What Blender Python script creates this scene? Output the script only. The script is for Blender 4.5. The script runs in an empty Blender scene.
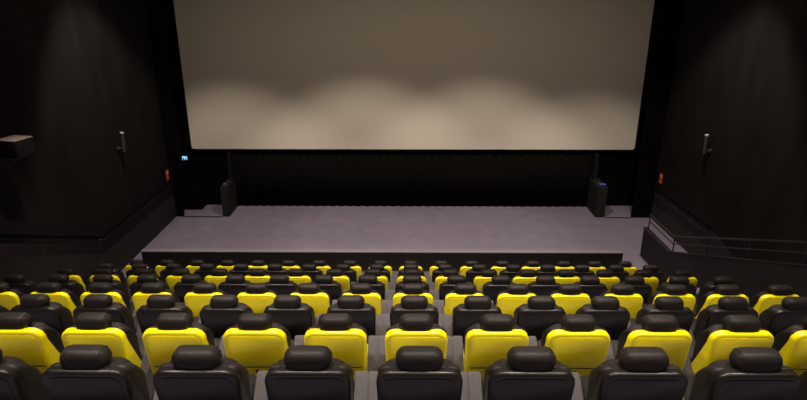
import bpy, bmesh, math
from mathutils import Vector, Matrix

scene = bpy.context.scene
COL = scene.collection

# ------------------------------------------------------------------ materials
def mat(name, col, rough=.5, spec=.5, metal=0, noise=0, nscale=20, bump=0, bscale=200, emit=None, estr=0, streak=None):
    m = bpy.data.materials.new(name); m.use_nodes = True
    nt = m.node_tree; b = nt.nodes['Principled BSDF']
    b.inputs['Base Color'].default_value = (*col, 1)
    b.inputs['Roughness'].default_value = rough
    b.inputs['Specular IOR Level'].default_value = spec
    b.inputs['Metallic'].default_value = metal
    tc = nt.nodes.new('ShaderNodeTexCoord')
    src = tc.outputs['Object']
    if streak:
        mp = nt.nodes.new('ShaderNodeMapping'); mp.inputs['Scale'].default_value = streak
        nt.links.new(src, mp.inputs[0]); src = mp.outputs[0]
    if noise:
        n = nt.nodes.new('ShaderNodeTexNoise'); n.inputs['Scale'].default_value = nscale; n.inputs['Detail'].default_value = 5
        r = nt.nodes.new('ShaderNodeValToRGB')
        r.color_ramp.elements[0].position = .3; r.color_ramp.elements[1].position = .7
        r.color_ramp.elements[0].color = (*[c*(1-noise) for c in col], 1)
        r.color_ramp.elements[1].color = (*[c*(1+noise) for c in col], 1)
        nt.links.new(src, n.inputs['Vector']); nt.links.new(n.outputs[0], r.inputs[0])
        nt.links.new(r.outputs[0], b.inputs['Base Color'])
    if bump:
        n2 = nt.nodes.new('ShaderNodeTexNoise'); n2.inputs['Scale'].default_value = bscale; n2.inputs['Detail'].default_value = 3
        bp = nt.nodes.new('ShaderNodeBump'); bp.inputs['Strength'].default_value = bump; bp.inputs['Distance'].default_value = .01
        nt.links.new(tc.outputs['Object'], n2.inputs['Vector'])
        nt.links.new(n2.outputs[0], bp.inputs['Height']); nt.links.new(bp.outputs[0], b.inputs['Normal'])
    if emit:
        b.inputs['Emission Color'].default_value = (*emit, 1); b.inputs['Emission Strength'].default_value = estr
    return m

M = {}
M['carpet'] = mat('carpet', (.172, .150, .202), .95, .1, noise=.09, nscale=2.2, bump=.3, bscale=260)
M['carpet_dark'] = mat('dado_carpet', (.032, .026, .027), .95, .1, noise=.15, nscale=3, bump=.3, bscale=200)
M['wall'] = mat('black_wall_felt', (.0112, .0097, .0088), .9, .12, noise=.3, nscale=1.6, bump=.2, bscale=60, streak=(1, 1, .35))
M['curtain'] = mat('black_velvet_curtain', (.0045, .0040, .0035), .95, .05)
M['void'] = mat('matt_black_paint', (.003, .0026, .0024), .95, .05)
M['panel'] = mat('parapet_paint', (.017, .0145, .0150), .8, .2, noise=.15, nscale=4)
M['screen'] = mat('projection_screen', (.72, .67, .58), .9, .1)
M['leather'] = mat('black_leather', (.014, .0118, .0112), .50, .18, noise=.15, nscale=12, bump=.25, bscale=90)
M['black_shell'] = mat('black_shell_plastic', (.0085, .007, .0068), .34, .36, noise=.08, nscale=6)
M['yellow_shell'] = mat('yellow_shell_plastic', (.88, .76, .001), .30, .55, noise=.03, nscale=6)
M['fabric'] = mat('grey_armrest_fabric', (.080, .073, .078), .95, .1, noise=.12, nscale=40, bump=.5, bscale=350)
M['base'] = mat('seat_base_paint', (.018, .016, .016), .6, .3)
M['seam'] = mat('dark_seam', (.01, .008, .008), .7, .2)
M['metal'] = mat('dark_rail_metal', (.02, .018, .019), .45, .4)
M['steel'] = mat('brushed_steel', (.45, .45, .45), .35, .5, metal=.8)
M['grey_plastic'] = mat('grey_plastic', (.05, .05, .042), .4, .5)
M['white_plastic'] = mat('white_plastic', (.75, .75, .72), .4, .5)
M['spk_top_lit'] = mat('speaker_top_lit', (.42, .34, .32), .5, .4)  # glancing light on the cabinet top, put into a paler colour
M['grille'] = mat('speaker_grille', (.005, .0045, .0045), .6, .3, noise=.4, nscale=150)
M['red'] = mat('red_sign_plastic', (.75, .05, .03), .45, .5)
M['cap'] = mat('barrier_cap', (.16, .145, .165), .9, .2)
M['blue_lamp'] = mat('lit_blue_diffuser', (.1, .3, .6), .5, .5, emit=(.25, .62, 1), estr=1.2)
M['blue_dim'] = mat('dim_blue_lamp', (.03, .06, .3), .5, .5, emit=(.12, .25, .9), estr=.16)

# ------------------------------------------------------------------ helpers
def link(name, bm, m, parent=None, smooth=False):
    me = bpy.data.meshes.new(name)
    bmesh.ops.recalc_face_normals(bm, faces=bm.faces[:])
    bm.to_mesh(me); bm.free()
    me.materials.append(m)
    if smooth:
        me.polygons.foreach_set('use_smooth', [True]*len(me.polygons))
        try: me.set_sharp_from_angle(angle=math.radians(38))
        except Exception: pass
    o = bpy.data.objects.new(name, me); COL.objects.link(o); o.parent = parent
    return o

def box(bm, x0, x1, y0, y1, z0, z1, bev=0, seg=2):
    r = bmesh.ops.create_cube(bm, size=1)
    vs = r['verts']
    for v in vs:
        v.co = Vector(((x0+x1)/2+v.co.x*(x1-x0), (y0+y1)/2+v.co.y*(y1-y0), (z0+z1)/2+v.co.z*(z1-z0)))
    if bev:
        es = list({e for v in vs for e in v.link_edges})
        bmesh.ops.bevel(bm, geom=es, offset=bev, segments=seg, affect='EDGES', profile=.5)

def prism_x(bm, x0, x1, yz):
    a = [bm.verts.new((x0, y, z)) for y, z in yz]
    b = [bm.verts.new((x1, y, z)) for y, z in yz]
    bm.faces.new(a); bm.faces.new(b[::-1])
    n = len(yz)
    for i in range(n):
        bm.faces.new((a[i], b[i], b[(i+1) % n], a[(i+1) % n]))

def tube(bm, pts, r, n=10):
    pts = [Vector(p) for p in pts]; rings = []
    for i, p in enumerate(pts):
        d = (pts[min(i+1, len(pts)-1)]-pts[max(i-1, 0)]).normalized()
        up = Vector((1, 0, 0)) if abs(d.x) < .8 else Vector((0, 0, 1))
        u = d.cross(up).normalized(); w = d.cross(u)
        rings.append([bm.verts.new(p+(u*math.cos(2*math.pi*k/n)+w*math.sin(2*math.pi*k/n))*r) for k in range(n)])
    for a, b in zip(rings, rings[1:]):
        for k in range(n): bm.faces.new((a[k], b[k], b[(k+1) % n], a[(k+1) % n]))
    bm.faces.new(rings[0]); bm.faces.new(rings[-1][::-1])

def rrect(wb, wt, z0, z1, rb, rt, n=6):
    """rounded trapezoid outline in x/z: half widths wb (bottom) and wt (top)"""
    pts = []
    rb = max(rb, .002); rt = max(rt, .002)
    for cx, cz, r, a0 in ((wb-rb, z0+rb, rb, -90), (wt-rt, z1-rt, rt, 0), (-wt+rt, z1-rt, rt, 90), (-wb+rb, z0+rb, rb, 180)):
        for k in range(n+1):
            a = math.radians(a0+90*k/n)
            pts.append((cx+r*math.cos(a), cz+r*math.sin(a)))
    return pts

def loft(bm, outline, layers, f=None):
    """outline(inset) -> [(x,z)]; layers = [(y, inset)]; f bends each point"""
    rings = []
    for y, ins in layers:
        rings.append([bm.verts.new(f(x, y, z) if f else (x, y, z)) for x, z in outline(ins)])
    n = len(rings[0])
    for a, b in zip(rings, rings[1:]):
        for k in range(n): bm.faces.new((a[k], b[k], b[(k+1) % n], a[(k+1) % n]))
    bm.faces.new(rings[0]); bm.faces.new(rings[-1][::-1])

def arc_layers(y0, y1, r0, r1, n=4):
    """front/back edges rounded by r0 (at y0) and r1 (at y1)"""
    L = []
    for k in range(n+1):
        a = math.pi/2*k/n
        L.append((y0+r0*(1-math.sin(a)), r0*(1-math.cos(a))))
    L = [(y0+r0-r0*math.cos(math.pi/2*k/n), r0-r0*math.sin(math.pi/2*k/n)) for k in range(n+1)]
    L += [(y1-r1+r1*math.sin(math.pi/2*k/n), r1-r1*math.cos(math.pi/2*k/n)) for k in range(n+1)]
    return L

def empty(name, loc, label, cat, group=None):
    o = bpy.data.objects.new(name, None); COL.objects.link(o); o.location = loc
    o.empty_display_size = .1
    o['label'] = label; o['category'] = cat
    if group: o['group'] = group
    return o
def tag(o, label, cat, group=None):
    o['label'] = label; o['category'] = cat
    if group: o['group'] = group
    return o
def struct(name, bm, m):
    o = link(name, bm, m); o['kind'] = 'structure'; return o

# ------------------------------------------------------------------ layout constants
PITCH, RISE, SP = 1.445, .594, .78
XL, XR, XP = -8.42, 8.60, 7.05
YB = 20.82                      # wall behind the screen
ZC = 10.45                      # ceiling
def rowY(k): return 3.465+PITCH*k          # k = 0 nearest the camera .. 7 nearest the stage
def rowZ(k): return RISE*(7-k)

# ------------------------------------------------------------------ room shell
bm = bmesh.new()
box(bm, XL, XR, 13.35, 22.3, -.3, 0)
for k in range(-5, 7):
    y0, y1, z = rowY(k)-.20, rowY(k)+1.24, rowZ(k)
    box(bm, XL, XP, y0, y1, -.3, z)
    if k < 7:                                   # two half steps in each aisle
        rise = z-rowZ(k+1)
        for i in (1, 2):
            for xa, xb in ((XL, -7.5), (5.95, XP)):
                box(bm, xa, xb, y1-.01, y1+.30*(3-i), rowZ(k+1)-.02, z-rise*i/3)
box(bm, XP, XR, -4, 13.36, -.3, 0)
struct('floor', bm, M['carpet'])
bm = bmesh.new(); box(bm, XL-.3, XR+.3, -4.2, 22.5, ZC, ZC+.2); struct('ceiling', bm, M['void'])
bm = bmesh.new(); box(bm, XL-.3, XL, -4.2, 22.5, -.3, ZC); struct('wall_left', bm, M['wall'])
bm = bmesh.new(); box(bm, XL, XL+.30, 19.66, 19.76, 0, ZC); box(bm, XL, -7.68, 20.35, YB+.08, 0, .9); struct('wall_left_return', bm, M['void'])
bm = bmesh.new(); box(bm, XR, XR+.3, -4.2, 22.5, -.3, ZC); struct('wall_right', bm, M['wall'])
bm = bmesh.new(); box(bm, XR-.68, XR, 19.66, 19.76, 0, ZC); struct('wall_right_return', bm, M['void'])
bm = bmesh.new(); box(bm, XL, XR, -4.2, -4, -.3, ZC); struct('wall_back', bm, M['wall'])
bm = bmesh.new(); box(bm, XL, XR, YB+.08, YB+.3, -.3, ZC); struct('wall_front', bm, M['void'])
# dado panels (carpeted lower walls) following the rake
bm = bmesh.new()
prism_x(bm, XL, XL+.05, [(19.64, 0), (19.64, 1.27), (14.55, 1.29), (-3.9, 9.4), (-3.9, 0)])
struct('trim_left_dado', bm, M['carpet_dark'])
bm = bmesh.new()
prism_x(bm, XR-.012, XR, [(19.64, 0), (19.64, 1.10), (15.6, 1.21), (14.40, .98), (13.4, .3), (13.4, 0)])
struct('trim_right_dado', bm, M['carpet_dark'])
# floor strips in front of the side openings
for nm, xa, xb in (('trim_left_strip', XL+.30, -6.72), ('trim_right_strip', 6.97, XR-.68)):
    bm = bmesh.new(); box(bm, xa, xb, 19.6, 19.67, -.01, .012); struct(nm, bm, M['base'])
# curtain under and around the screen with shallow folds
bm = bmesh.new()
n = 420; prev = None
for i in range(n+1):
    x = -6.7+13.42*i/n
    y = YB-.03+.025*math.sin(i*.62)+.008*math.sin(i*1.7)
    a, b = bm.verts.new((x, y, 0.0)), bm.verts.new((x, y, 2.12))
    if prev: bm.faces.new((prev[0], a, b, prev[1]))
    prev = (a, b)
c = link('stage_curtain', bm, M['curtain'], smooth=True)
m_ = c.modifiers.new('t', 'SOLIDIFY'); m_.thickness = .01
tag(c, 'wide pleated black curtain hanging below the projection screen', 'curtain')
# side piers and the thin leg walls above them
bm = bmesh.new(); box(bm, -6.70, -6.46, 19.66, YB-.06, 0, 1.12, .006, 1); struct('wall_left_pier', bm, M['panel'])
bm = bmesh.new(); box(bm, 6.62, 6.95, 19.66, YB-.06, 0, 1.14, .006, 1); struct('wall_right_pier', bm, M['panel'])
bm = bmesh.new(); box(bm, -6.60, -6.48, 20.45, YB-.06, 1.12, 2.1); struct('wall_left_wing', bm, M['wall'])
bm = bmesh.new(); box(bm, 6.66, 6.78, 20.45, YB-.06, 1.14, 2.1); struct('wall_right_wing', bm, M['wall'])
# the low wall in front of the seats
bm = bmesh.new(); box(bm, -7.66, 6.02, 15.24, 15.36, 0, .63); struct('wall_front_low', bm, M['panel'])
bm = bmesh.new(); box(bm, -7.67, 6.03, 15.22, 15.40, .63, .665, .008, 1); struct('trim_low_cap', bm, M['cap'])
# parapet beside the right hand aisle
bm = bmesh.new()
prism_x(bm, XP-.05, XP+.05, [(16.40, 0), (16.40, .94), (14.66, .94), (-3.9, 8.46), (-3.9, 0)])
struct('wall_right_parapet', bm, M['panel'])
bm = bmesh.new()
P = [(16.42, .94), (16.42, .97), (14.66, .97), (-3.9, 8.49), (-3.9, 8.46), (14.66, .94)]
prism_x(bm, XP-.06, XP+.06, P); struct('trim_parapet_cap', bm, M['metal'])
bm = bmesh.new(); box(bm, XP-.075, XP-.05, 15.2, 16.42, 0, .05); struct('baseboard_parapet', bm, M['steel'])

# ------------------------------------------------------------------ screen
t = empty('projection_screen', (.09, YB-.17, 2.21), 'huge beige projection screen filling the front wall above the curtain', 'screen')
bm = bmesh.new()
loft(bm, lambda i: rrect(7.99-i, 7.99-i, .03+i, 7.6-i, .09, .09), [(0, 0), (.03, 0)])
link('screen_surface', bm, M['screen'], t)
bm = bmesh.new()
for a in ((-8.09, 8.09, .01, .06, -.05, .03), (-8.09, 8.09, .01, .06, 7.6, 7.68), (-8.09, -7.99, .01, .06, .03, 7.6), (7.99, 8.09, .01, .06, .03, 7.6)):
    box(bm, *a)
link('screen_frame', bm, M['void'], t)

# ------------------------------------------------------------------ wall things
def rail(name, pts, r, m, parent): 
    bm = bmesh.new(); tube(bm, pts, r); return link(name, bm, m, parent, True)
# aisle handrail on the parapet
t = empty('guard_rail', (XP, 16.2, .97), 'black metal guard rail on top of the low wall by the right aisle', 'railing')
def L(p): return (p[0]-XP, p[1]-16.2, p[2]-.97)
def para(y): return .96 if y > 14.66 else .96+(14.66-y)*.405
path = [(XP, 16.22, 0), (XP, 14.55, 0), (XP, 2.0, 0)]
def rp(h): return [L((XP, 16.22, .97+h)), L((XP, 14.60, .97+h)), L((XP, 14.5, .97+h+.03)), L((XP, 2.0, .97+h+.03+(14.5-2.0)*.405))]
rail('top_rail', rp(.47), .022, M['metal'], t); rail('middle_rail', rp(.26), .016, M['metal'], t)
for y in (16.2, 14.52, 12.88, 11.27, 9.66, 8.05):
    rail('post', [L((XP, y, para(y))), L((XP, y, para(y)+.49))], .018, M['metal'], t)
# handrails lying along the dado tops
def handrail(name, x, side, pts, label, brackets):
    t = empty(name, (x, pts[0][0], pts[0][1]), label, 'handrail')
    P = [(0, y-pts[0][0], z-pts[0][1]) for y, z in pts]
    rail('rail', P, .035, M['void'], t)
    for y in brackets:
        for (ya, za), (yb, zb) in zip(pts, pts[1:]):
            if min(ya, yb) <= y <= max(ya, yb): z = za+(zb-za)*(y-ya)/(yb-ya)
        bm = bmesh.new()
        s = -side
        tube(bm, [(0, y-pts[0][0], z-pts[0][1]-.02), (0, y-pts[0][0], z-pts[0][1]-.09), (side*.085, y-pts[0][0], z-pts[0][1]-.11)], .012, 8)
        link('bracket', bm, M['metal'], t, True)
handrail('handrail', XL+.12, -1, [(19.5, 1.35), (14.58, 1.37), (-3.5, 9.3)], 'black wall handrail running along the top of the left dado', (19.0, 17.2, 15.4, 13.2, 11.0))
handrail('handrail', XR-.12, 1, [(19.4, 1.19), (15.5, 1.31)], 'black wall handrail on the right wall beyond the guard rail', (19.0, 17.4, 15.8))

# slim vertical fixtures
def fixture(x, y, z, side, label, lean):
    t = empty('wall_fixture', (x, y, z), label, 'wall fixture')
    bm = bmesh.new(); tube(bm, [(0, 0, 0), (0, lean, .52)], .045, 16); link('body', bm, M['grey_plastic'], t, True)
    bm = bmesh.new(); tube(bm, [(0, lean, .52), (0, lean, .56)], .05, 16); link('end_cap', bm, M['white_plastic'], t, True)
    bm = bmesh.new(); tube(bm, [(side*.14, -.02, .10), (0, 0, .10)], .022, 8); link('bracket', bm, M['grey_plastic'], t, True)
    bm = bmesh.new(); tube(bm, [(side*.16, -.02, .10), (side*.12, -.02, .10)], .06, 12); link('mounting_plate', bm, M['grey_plastic'], t, True)
fixture(XL+.16, 16.4, 3.27, -1, 'slim grey upright fixture with white cap on the left wall', .05)
fixture(XR-.16, 16.45, 3.22, 1, 'slim grey upright fixture with white cap on the right wall', .05)

# surround loudspeakers on brackets
def speaker(x, y, z, side, label):
    t = empty('wall_speaker', (x, y, z), label, 'loudspeaker')
    t.rotation_euler = (0, 0, math.radians(12)*side); t.scale = (.85, .85, .85)
    bm = bmesh.new(); box(bm, -.27, .27, -.26, .26, 0, .40, .015); link('cabinet', bm, M['grille'], t, True)
    bm = bmesh.new(); box(bm, -.27, .27, -.26, .26, .40, .415, .005); link('lit_top', bm, M['spk_top_lit'], t, True)  # thin pale slab added to carry the painted light on top
    bm = bmesh.new(); box(bm, -.245, .245, -.275, -.262, .02, .38, .01); link('grille', bm, M['grille'], t, True)
    bm = bmesh.new(); box(bm, -side*.272-.006, -side*.272+.006, -.245, .245, .02, .38, .004); link('grille', bm, M['grille'], t, True)
    bm = bmesh.new(); box(bm, side*.27 if side > 0 else -.72, .60 if side > 0 else -.27, -.04, .04, .12, .20, .01); link('bracket', bm, M['metal'], t, True)
    bm = bmesh.new(); box(bm, -.16, .16, -.28, -.264, -.07, .0, .006); box(bm, -.15, .15, -.24, .2, -.045, 0); link('yoke', bm, M['metal'], t, True)
speaker(XL+.70, 11.1, 4.60, -1, 'dark box loudspeaker bracketed to the left wall at the photo edge')
speaker(XR-.62, 11.1, 4.58, 1, 'dark box loudspeaker bracketed to the right wall at the photo edge')

# red safety signs (white pictogram over red pictogram)
def safety_sign(x, y, z, side, label):
    t = empty('safety_sign', (x, y, z), label, 'sign')
    t.scale = (1, .86, .86)
    f = -side
    bm = bmesh.new(); box(bm, -.006, .006, -.13, .13, .20, .42); link('upper_plate', bm, M['red'], t)
    bm = bmesh.new(); box(bm, -.006, .006, -.13, .13, 0, .19); link('lower_plate', bm, M['red'], t)
    bm = bmesh.new()   # extinguisher pictogram, flame to its side
    xa, xb = (.006, .009) if f > 0 else (-.009, -.006)
    box(bm, xa, xb, -.055, .01, .225, .35); box(bm, xa, xb, -.035, -.01, .35, .38); box(bm, xa, xb, -.035, .04, .375, .39)
    prism_x(bm, xa, xb, [(.04, .24), (.09, .24), (.10, .29), (.07, .36), (.055, .31), (.035, .29)])
    link('white_pictogram', bm, M['white_plastic'], t)
    bm = bmesh.new(); prism_x(bm, xa, xb, [(.0-.03, .13), (.03, .13), (.03, .09), (.06, .09), (0, .04), (-.06, .09), (-.03, .09)])
    link('arrow', bm, M['white_plastic'], t)
safety_sign(XL+.012, 19.45, 1.44, -1, 'small red and white safety sign on the left wall above the handrail')
safety_sign(XR-.012, 19.3, 1.40, 1, 'small red and white safety sign on the right wall above the handrail')

# lit exit sign by the left wall corner
t = empty('exit_sign', (-7.86, 19.78, 2.05), 'small glowing blue sign beside the lower left corner of the screen', 'sign')
t.scale = (.72, 1, 1)
bm = bmesh.new(); box(bm, -.14, .14, 0, .05, 0, .17, .006); link('sign_case', bm, M['base'], t)
bm = bmesh.new()
box(bm, -.12, -.02, -.008, -.001, .09, .15); box(bm, -.02, .03, -.008, -.001, .03, .15); box(bm, .03, .12, -.008, -.001, .10, .15); box(bm, .085, .12, -.008, -.001, .03, .10); box(bm, -.12, -.09, -.008, -.001, .02, .06)
link('lit_pictogram', bm, M['blue_lamp'], t)
bm = bmesh.new(); box(bm, -.065, -.02, .01, .04, .17, .19); box(bm, -.07, .0, -.0, .05, .19, .2); link('hanger', bm, M['base'], t)
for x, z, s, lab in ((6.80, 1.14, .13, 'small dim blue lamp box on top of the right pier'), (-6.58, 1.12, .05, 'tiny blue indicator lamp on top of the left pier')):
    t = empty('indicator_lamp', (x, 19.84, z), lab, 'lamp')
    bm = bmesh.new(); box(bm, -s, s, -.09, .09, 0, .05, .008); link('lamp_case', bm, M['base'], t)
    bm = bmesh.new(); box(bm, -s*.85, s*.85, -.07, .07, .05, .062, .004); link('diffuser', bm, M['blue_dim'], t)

# ------------------------------------------------------------------ cinema seat
TILT = .16
def lean(x, y, z):              # back leans: foot of the back forward of its top
    return (x, y+(1.03-z)*TILT-.085+.14*x*x, z)

def pillow_layers(y0, y1, r, n=5): return arc_layers(y0, y1, r, r, n)

def make_seat(shell_mat, plate):
    root = empty('cinema_seat', (0, 0, 0), '', 'seat')
    # hard outer shell of the back
    o = lambda i: rrect(.288-i, .302-i, .40+i, .985-i, .05, .105-i*.6)
    bm = bmesh.new(); loft(bm, o, [(.030-.030*math.cos(math.pi/2*k/6), .030-.030*math.sin(math.pi/2*k/6)) for k in range(7)]+[(.072, 0), (.080, .012)], lean)
    link('back_shell', bm, shell_mat, root, True)
    # raised panel on its back and the gap line below it
    o = lambda i: rrect(.254-i, .264-i, .575+i, .938-i, .02, .075)
    bm = bmesh.new(); loft(bm, o, [(-.004, .002), (-.003, 0), (.012, 0)], lean)
    link('back_panel', bm, shell_mat, root, True)
    bm = bmesh.new(); loft(bm, lambda i: rrect(.245-i, .245-i, .560+i, .568-i, .002, .002), [(-.003, 0), (.01, 0)], lean)
    link('panel_seam', bm, M['seam'], root)
    if plate:
        bm = bmesh.new(); loft(bm, lambda i: rrect(.024-i, .024-i, .512+i, .536-i, .004, .004), [(-.008, .002), (.006, 0)], lean)
        link('number_plate', bm, M['seam'], root)
    else:
        bm = bmesh.new(); loft(bm, lambda i: rrect(.006-i, .006-i, .522+i, .534-i, .004, .004), [(-.006, .002), (.006, 0)], lambda x, y, z: lean(x+.15, y, z))
        link('screw_cap', bm, M['seam'], root)
    # back cushion with side bolsters
    o = lambda i: rrect(.245-i, .265-i, .42+i, .965-i, .06, .10-i*.3)
    bm = bmesh.new(); loft(bm, o, pillow_layers(.065, .24, .045), lean)
    link('back_cushion', bm, M['leather'], root, True)
    for s in (-1, 1):
        o = lambda i: rrect(.066-i, .074-i, .44+i, .985-i, .045-i*.4, .070-i*.5)
        def bol(x, y, z, s=s):
            z2 = z-.018-5.5*max(0, y-.11)**2*(z-.44)/.5
            return lean(x+s*(.212+.010*(z-.44)/.5), y, z2)
        bm = bmesh.new(); loft(bm, o, [(q[0], q[1]) for q in arc_layers(.060, .305, .055, .06, 6)][:7]+[(.14, 0), (.17, 0), (.20, 0), (.225, 0)]+arc_layers(.060, .305, .055, .06, 6)[7:], bol)
        link('side_bolster', bm, M['leather'], root, True)
        # shell wing: the shell wraps forward along the side, deeper towards the seat
        bm = bmesh.new(); yz = []
        for q in range(9):
            z = .90-.46*q/8; yz.append((.065+.17*(q/8)**1.1, z))
        yz += [(.20, .40), (.04, .40), (.04, .90)]
        prism_x(bm, 0, 1, yz)
        for v in bm.verts:
            z = v.co.z; xo = .288+.014*(z-.4)/.6
            v.co = Vector(lean(s*(xo-.002-.018*(1-v.co.x)), v.co.y, z))
        link('shell_wing', bm, shell_mat, root, True)
    # headrest
    def hr(x, y, z):
        k = 1-.16*abs(x/.165)**3
        return (x, (y-.055)*k+.055-.02+.5*x*x, 1.027+(z-1.027)*(1-.10*abs(x/.165)**2.5))
    o = lambda i: rrect(.168-i*.8, .168-i*.8, .945+i, 1.108-i, .080-i*.55, .075-i*.5, 7)
    bm = bmesh.new(); loft(bm, o, pillow_layers(-.03, .13, .055, 6), hr)
    h = link('headrest', bm, M['leather'], root, True)
    for s in (-1, 1):           # piping rings near both ends
        bm = bmesh.new()
        pts = []
        for k in range(20):
            a = 2*math.pi*k/20
            pts.append(hr(s*.128, .05+.080*max(-1, min(1, 1.1*math.cos(a))), 1.027+.0735*max(-1, min(1, 1.08*math.sin(a)))))
        tube(bm, pts+[pts[0]], .0035, 6); link('piping', bm, M['leather'], h, True)
    bm = bmesh.new()
    for s in (-1, 1): tube(bm, [(s*.06, .09, .90), (s*.06, .06, 1.01)], .01, 8)
    link('headrest_post', bm, M['metal'], root, True)
    # seat pan in shell colour, cushion inside it, footrest
    def flat(x, y, z): return (x, z, y)            # outline lies in plan, layers go up
    o = lambda i: rrect(.275-i, .275-i, .10+i, .69-i, .03, .10)
    bm = bmesh.new(); loft(bm, o, [(.27, .04), (.30, .012), (.34, 0), (.415, 0), (.42, .008), (.42, .02)], flat)
    link('seat_pan', bm, shell_mat, root, True)
    o = lambda i: rrect(.262-i, .262-i, .10+i, .675-i, .03, .09)
    bm = bmesh.new(); loft(bm, o, [(.36, 0), (.44, 0), (.462, .008), (.475, .03), (.482, .06)], flat)
    link('seat_cushion', bm, M['leather'], root, True)
    bm = bmesh.new(); loft(bm, lambda i: rrect(.22-i, .23-i, .09+i, .29-i, .03, .03), pillow_layers(.60, .66, .02), lambda x, y, z: (x, y-.2*(.29-z), z))
    link('footrest', bm, M['leather'], root, True)
    bm = bmesh.new(); box(bm, -.24, .24, .02, .56, .0, .10, .01); box(bm, -.20, .20, .06, .50, .10, .30)
    link('base', bm, M['base'], root)
    # arms: fabric top over a dark side panel
    for s in (-1, 1):
        x0 = s*.336
        bm = bmesh.new()
        prism_x(bm, x0-.047, x0+.047, [(.12, 0), (.12, .30), (.17, .35), (.46, .57), (.49, .56), (.49, 0)])
        ap = link('armrest', bm, M['base'], root)
        bm = bmesh.new()
        yz = [(.155, .335), (.150, .365), (.18, .40), (.44, .590), (.475, .606), (.505, .604), (.525, .580), (.525, .54), (.50, .515), (.46, .52), (.20, .33)]
        prism_x(bm, x0-.0535, x0+.0535, yz)
        bmesh.ops.bevel(bm, geom=[e for e in bm.edges if abs(e.verts[0].co.x-e.verts[1].co.x) < 1e-5], offset=.007, segments=2, affect='EDGES')
        link('arm_pad', bm, M['fabric'], ap, True)
        bm = bmesh.new(); box(bm, s*.281-.003, s*.281+.003, .36, .44, .34, .50, .002, 1)
        link('arm_hinge', bm, M['steel'], ap)
    return root

def copy_seat(root):
    r = root.copy(); COL.objects.link(r)
    for ch in list(root.children):
        c = ch.copy(); COL.objects.link(c); c.parent = r
        for g in ch.children:
            d = g.copy(); COL.objects.link(d); d.parent = c
    return r

protos = {('black', False): make_seat(M['black_shell'], False),
          ('yellow', False): make_seat(M['yellow_shell'], False),
          ('yellow', True): make_seat(M['yellow_shell'], True)}
used = set()
ORD = ['', 'first', 'second', 'third', 'fourth', 'fifth', 'sixth', 'seventh', 'eighth', 'ninth']
# columns shown per row, k = 0 nearest the camera
COLS = [(-4, 4), (-5, 5), (-7, 6), (-8, 7), (-9, 7), (-9, 7), (-9, 7), (-9, 7)]
for k, (a, b) in enumerate(COLS):
    shell = 'black' if k % 2 == 0 else 'yellow'
    rown = {7: 'front row along the low wall', 0: 'nearest row at the photo bottom'}.get(k, ORD[8-k]+' row from the low wall')
    for c in range(a, b+1):
        key = (shell, shell == 'yellow' and abs(c) in (2, 5, 8))
        s = protos[key] if key not in used else copy_seat(protos[key])
        used.add(key)
        s.location = (c*SP, rowY(k), rowZ(k)); s.scale = (1, 1, 1.040)
        if c == 0: pos = 'in the straight middle column'
        elif c < 0 and k >= 4 and 10+c <= 4:
            pos = (ORD[10+c]+' from its left end') if 10+c > 1 else 'at its left end'
        elif c > 0 and k >= 3 and 8-c <= 3:
            pos = (ORD[8-c]+' from its right end') if 8-c > 1 else 'at its right end'
        else: pos = '%s %s of middle column' % (ORD[abs(c)], 'left' if c < 0 else 'right')
        s['label'] = '%s-backed recliner, %s, %s' % (shell, rown, pos)
        s['group'] = '%s-backed cinema recliners' % shell

# ------------------------------------------------------------------ house downlights and added fill lamps
LC = (1.0, .86, .72)
def spot(x, y, power, deg, blend=.35, z=ZC-.05, aim=(0, 0), soft=.12, col=LC):
    l = bpy.data.lights.new('house_or_fill_light', 'SPOT'); l.energy = power; l.color = col
    l.spot_size = math.radians(deg); l.spot_blend = blend; l.shadow_soft_size = soft
    o = bpy.data.objects.new('house_or_fill_light', l); COL.objects.link(o); o.location = (x, y, z)
    o.rotation_euler = (math.radians(aim[0]), math.radians(aim[1]), 0)
SPOTS = [(-6.3, 14.6, 74, 1600, 110), (-1.6, 14.8, 74, 1850, 200), (2.5, 14.8, 73.5, 1850, 200), (6.4, 14.3, 73.5, 1600, 110)]
for x, y, d, p, sp in SPOTS:
    spot(x, y, p, d, .42, aim=(11, 0))   # tilted towards the screen
    spot(x, y, sp, 168, .6, col=(1, .82, .60))              # extra wide fill lamp, added to brighten the upper screen
for x in (-4.2, -1.5, 1.2, 3.8):
    spot(x, 9.0, 1650, 84, .35, soft=.3)
    spot(x, 3.9, 1400, 84, .35, soft=.3)
    spot(x, -.4, 230, 80, .35, aim=(22, 0), soft=.3)

# ------------------------------------------------------------------ camera
cam = bpy.data.cameras.new('camera'); co = bpy.data.objects.new('camera', cam); COL.objects.link(co)
cam.sensor_width = 36; cam.lens = 589/807*36; cam.clip_start = .05; cam.clip_end = 100
co.location = (-.087, 0, 7.65)
co.rotation_euler = (math.radians(90-19.6), 0, math.atan(4.5/625))
scene.camera = co
w = bpy.data.worlds.new('world'); scene.world = w; w.use_nodes = True
w.node_tree.nodes['Background'].inputs[0].default_value = (0, 0, 0, 1)
scene.view_settings.view_transform = 'Standard'; scene.view_settings.look = 'None'
scene.view_settings.gamma = 1; scene.view_settings.exposure = 0; scene.view_settings.use_curve_mapping = False
scene.cycles.use_denoising = True
scene.cycles.max_bounces = 8; scene.cycles.diffuse_bounces = 5
